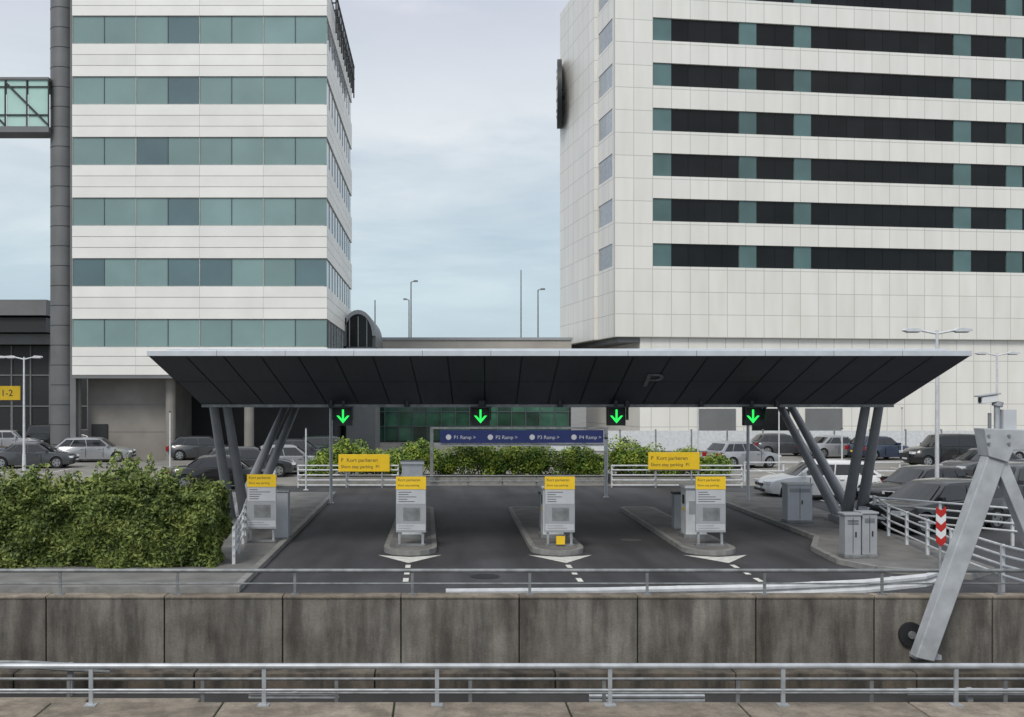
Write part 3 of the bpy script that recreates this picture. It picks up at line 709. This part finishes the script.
for px_ in(78,172,250): b.cyl((PX(px_,61.5),61.2,0),(PX(px_,61.5),61.2,5.0),.3,'beiged',n=16)
b.box(PX(92,62),PX(108,62),61.9,61.98,.0,2.2,'dark')
for z_ in(1.7,3.4): b.box(PX(88,62),PX(168,62),61.985,61.995,z_,z_+.03,'grey')
b.build('ground_floor',e)

e=empty('lift_shaft_tower'); b=B(); xs=PX(60,60.5); b.cyl((xs,61,0),(xs,61,40),.73,'tower',n=32); b.build('shaft',e,smooth=40)
b=B()
for i in range(33): b.cyl((xs,61,1.2*i+1),(xs,61,1.2*i+1.03),.745,'dark',n=32)
b.box(xs+.6,xs+.95,60.5,61.4,0,30,'grey'); b.build('joints',e,smooth=40)

e=empty('footbridge'); b=B(); bx0,bx1=-45,xs-.5; zt3,zb3=PZ(77,60),PZ(132,60)
b.box(bx0,bx1,60,63,zt3-.15,zt3,'grey'); b.box(bx0,bx1,60,61.5,zb3,zb3+.35,'grey'); b.build('deck',e)
b=B(); x=bx1
while x>bx0: b.box(x-1.25,x-.06,60.1,60.15,zb3+.37,zt3-.17,'bglass'); x-=1.3
b.build('glazing',e)
b=B(); x=bx1; i=0
while x>bx0:
    b.box(x-.05,x+.02,60.0,60.09,zb3+.35,zt3-.15,'dark')
    if i%2==0: b.beam((x,60.02,zb3+.4),(x-2.6,60.02,zt3-.3),.1,'dark')
    x-=1.3; i+=1
b.box(bx0,bx1,60.02,60.085,zb3+1.0,zb3+1.08,'dark'); b.box(bx0,bx1,60.02,60.085,zt3-.6,zt3-.53,'dark'); b.build('truss',e)

e=empty('terminal_building'); b=B(); ty=84
b.box(-75,PX(60,ty),ty-3,ty+20,PZ(318,ty),PZ(303,ty),'grey'); b.box(-75,PX(58,ty),ty-2.6,ty+19,PZ(334,ty),PZ(320,ty),'dark'); b.box(-75,PX(57,ty),ty-1.5,ty+18,PZ(345,ty),PZ(335,ty),'grey'); b.build('roof',e)
b=B(); b.box(-75,PX(140,ty),ty,ty+17,0,PZ(346,ty),'dark')
x=-74
while x<PX(140,ty): b.box(x,x+.12,ty-.1,ty-.005,0,PZ(346,ty),'grey'); x+=1.6
for z_ in(3,5.6): b.box(-75,PX(140,ty),ty-.08,ty-.004,z_,z_+.12,'grey')
b.build('facade',e)
e=empty('direction_sign'); b=B(); d=75; b.box(-40,PX(20,d),d,d+.1,PZ(400,d),PZ(386,d),'yellow'); b.box(PX(10,d),PX(12,d),d+.1,d+.2,0,PZ(386,d),'galvd'); b.build('board',e)
text('lettering','Vertrek  1-2',(PX(-34,d),d-.01,PZ(396,d)),.7,'signd',e)

e=empty('covered_walkway'); b=B(); d=72
yy1,rr=d+10,1.25
cx,cz=PX(358,d),PZ(333,d); N=14
pts=[(cx+rr*math.cos(math.pi*i/N),cz+1.5*rr*math.sin(math.pi*i/N)-.2) for i in range(N+1)]
pts2=[(cx+rr*.82*math.cos(math.pi*i/N),cz+1.5*rr*.84*math.sin(math.pi*i/N)-.2) for i in range(N+1)]
b.xz(pts+[(cx-rr,cz-1.2),(cx+rr,cz-1.2)],d+.3,yy1,'tower')
for i in range(N): b.face([(pts[i][0]*1,d,pts[i][1]),(pts[i+1][0],d,pts[i+1][1]),(pts2[i+1][0],d,pts2[i+1][1]),(pts2[i][0],d,pts2[i][1])],'signg'); b.face([(pts[i][0],d,pts[i][1]),(pts[i+1][0],d,pts[i+1][1]),(pts[i+1][0],d+.3,pts[i+1][1]),(pts[i][0],d+.3,pts[i][1])],'grey')
b.build('vault',e,fix=False)
b=B(); b.xz([(q[0],q[1]) for q in pts2]+[(cx-rr*.8,cz-1.2),(cx+rr*.8,cz-1.2)],d+.2,d+.28,'rglass')
for f_ in(-.5,0,.5): b.box(cx+rr*f_-.03,cx+rr*f_+.03,d+.12,d+.19,cz-1.2,cz+1.2,'signg')
b.box(X1+.1,cx-rr,d,d+6,PZ(346,d),PZ(318,d),'tower'); b.box(X1+.1,cx+rr,d-.1,d+6,0,PZ(347,d),'grey'); b.build('glazing',e)

e=empty('arrivals_building'); b=B(); ly=85; lx0,lx1=PX(300,ly),11.6; zr=PZ(340,ly)
b.box(lx0,lx1,ly,ly+12,3.9,zr,'beige'); b.box(lx0-.1,lx1+.1,ly-.12,ly+12.1,zr,zr+.22,'signg'); b.box(lx0,lx1,ly-.06,ly-.004,zr-1.2,zr-1.05,'grey')
b.build('upper_walls',e)
b=B(); x=lx0
while x<lx1-1:
    for z0_,z1_ in((.1,1.3),(1.36,2.55),(2.61,3.8)): b.box(x+.04,x+1.16,ly+.2,ly+.25,z0_,z1_,'gglass')
    x+=1.2
b.build('glass_front',e)
b=B(); x=lx0
while x<lx1: b.box(x-.035,x+.035,ly+.05,ly+.19,0,3.9,'frame'); x+=1.2
b.box(lx0,lx1,ly+.3,ly+12,0,3.89,'dark')
for z_ in(1.3,2.55): b.box(lx0,lx1,ly+.08,ly+.195,z_,z_+.06,'frame')
b.build('mullions',e)

# ---------------------------------------------------------------- right tower
ang=math.atan2(1,7.2)
e=empty('hotel_tower',(14.2,79,0),ang)
Lf,HT=48.0,39.9
b=B(); b.box(.3,Lf-.31,.3,15.3,8.6,HT-.05,'lseam'); b.build('core',e)
bands=[(14.24+i*3.59,16.07+i*3.59) for i in range(7)]
zz=8.6; segs=[]
for a,c in bands: segs.append((zz,a)); zz=c
segs.append((zz,HT))
b=B()
b.box(0,3.14,0,.29,8.6,HT,'rtile')
for a,c in segs: b.box(3.14,Lf,0,.29,a,c,'rtile')
b.box(Lf-.3,Lf,.29,15.3,8.6,HT,'rtiley')
b.build('front_cladding',e)
b=B()
for a,c in segs: b.box(-.0,.29,.291,4.6,a,c,'rtiley')
for a,c in bands: b.box(0,.29,.291,.6,a,c,'rtiley'); b.box(0,.29,4.3,4.6,a,c,'rtiley')
b.box(-.3,.295,4.6,15.4,8.6,HT,'rtiley'); b.build('side_cladding',e)
teal=[(3.14,4.72),(10.4,11.9),(15.1,16.6),(29.2,30.8),(34.0,35.5),(40.5,42)]
b=B(); f2=B()
for a,c in bands:
    for t0,t1 in teal: b.box(t0+.02,t1-.02,.12,.2,a+.02,c-.02,'rteal')
    ed=[t for tt in teal for t in tt]+[Lf]
    for i in range(1,len(ed)-1,2):
        s0,s1=ed[i],ed[i+1]; n=max(1,round((s1-s0)/1.56)); w_=(s1-s0)/n
        for j in range(n): b.box(s0+j*w_+.012,s0+(j+1)*w_-.012,.2,.26,a+.02,c-.02,'rglass')
        b.box(s0,s1,.262,.27,a,c,'dark')
    f2.box(3.14,Lf,.10,.275,a-.0,a+.02,'frame')
    b.box(.05,.13,.65,2.43,a+.02,c-.02,'rblue'); b.box(.05,.13,2.47,4.25,a+.02,c-.02,'rblue')
b.build('windows',e); f2.build('sills',e)
b=B(); b.box(2.2,Lf,.35,15.3,0,8.59,'rtile'); b.box(.4,2.19,.32,15.25,8.2,8.592,'grey')
for i in range(3):
    x=7+i*4.6
    b.box(x,x+3.2,.25,.345,.2,2.9,'rglass' if i%2 else 'grey')
b.build('base',e)
s=empty('clock',(-.75,14.0,31.9),math.radians(-14.0),e); b=B()
b.cyl((-.2,0,0),(.2,0,0),3.1,'dark',n=48); b.cyl((-.22,0,0),(-.201,0,0),2.5,'signg',n=48); b.box(.2,.8,-.2,.2,-.2,.2,'dark')
for a_ in range(12):
    t=a_*math.pi/6; b.box(-.25,-.221,2.1*math.cos(t)-.12,2.1*math.cos(t)+.12,2.1*math.sin(t)-.12,2.1*math.sin(t)+.12,'dark')
b.build('clock_disc',s,smooth=40)
b=B()
x=8.0
while x<45: b.box(x,x+2.4,70,70.08,.1,1.5,'whitest'); b.box(x+2.4,x+2.5,69.98,70.1,0,1.6,'galvd'); x+=2.5
b.build('fence_panels')

# ---------------------------------------------------------------- world, sun, camera
w=bpy.data.worlds.new('World'); S.world=w; w.use_nodes=True; n=w.node_tree.nodes; l=w.node_tree.links
bg=n['Background']; bg.inputs['Strength'].default_value=.125
EL,AZ=46,205
sky=n.new('ShaderNodeTexSky'); sky.sky_type='NISHITA'; sky.sun_disc=False; sky.sun_elevation=math.radians(EL); sky.sun_rotation=math.radians(AZ)
tc=n.new('ShaderNodeTexCoord'); sx=n.new('ShaderNodeSeparateXYZ'); l.new(tc.outputs['Generated'],sx.inputs[0])
rz=ramp(n,[(0,(4.2,5.2,5.8)),(.13,(4.4,5.4,6.0)),(.2,(5.4,6.05,6.5)),(.27,(6.2,6.6,6.9)),(.37,(5.1,5.4,6.1)),(.8,(8.,8.3,8.8))])
mp=n.new('ShaderNodeMapping'); mp.inputs['Scale'].default_value=(1.6,1.6,6.5); mp.inputs['Rotation'].default_value=(0,.08,0); l.new(tc.outputs['Generated'],mp.inputs[0])
nz=n.new('ShaderNodeTexNoise'); nz.inputs['Scale'].default_value=2.2; nz.inputs['Detail'].default_value=7; nz.inputs['Roughness'].default_value=.55; nz.inputs['Distortion'].default_value=.3; l.new(mp.outputs[0],nz.inputs['Vector'])
ad=n.new('ShaderNodeMath'); ad.operation='MULTIPLY_ADD'; ad.inputs[1].default_value=.22; ad.inputs[2].default_value=-.11; l.new(nz.outputs['Fac'],ad.inputs[0])
a3=n.new('ShaderNodeMath'); l.new(ad.outputs[0],a3.inputs[0]); l.new(sx.outputs[2],a3.inputs[1]); l.new(a3.outputs[0],rz.inputs[0])
r2=ramp(n,[(.32,(.85,.875,.91)),(.66,(1.12,1.1,1.07))]); l.new(nz.outputs['Fac'],r2.inputs[0])
mx=n.new('ShaderNodeMix'); mx.data_type='RGBA'; mx.blend_type='MULTIPLY'; mx.inputs[0].default_value=1; l.new(rz.outputs[0],mx.inputs[6]); l.new(r2.outputs[0],mx.inputs[7])
m2=n.new('ShaderNodeMix'); m2.data_type='RGBA'; m2.inputs[0].default_value=.92; l.new(sky.outputs[0],m2.inputs[6]); l.new(mx.outputs[2],m2.inputs[7])
l.new(m2.outputs[2],bg.inputs['Color'])
sd=bpy.data.lights.new('sun','SUN'); sd.energy=1.8; sd.angle=math.radians(18); sd.color=(1,.95,.87); so=bpy.data.objects.new('sun',sd); COL.objects.link(so)
az=math.radians(AZ); el=math.radians(EL)
dirv=Vector((math.sin(az)*math.cos(el),math.cos(az)*math.cos(el),math.sin(el)))
so.rotation_euler=dirv.to_track_quat('Z','Y').to_euler()
cd=bpy.data.cameras.new('camera'); co=bpy.data.objects.new('camera',cd); COL.objects.link(co)
cd.sensor_width=36; cd.lens=36*F/1024; cd.shift_x=(512-CX)/1024; cd.shift_y=(CY-358.5)/1024
co.location=(0,0,H); co.rotation_euler=(math.pi/2,0,0); cd.clip_start=.1; cd.clip_end=6000
S.camera=co
S.view_settings.view_transform='Standard'; S.view_settings.look='None'; S.view_settings.exposure=0
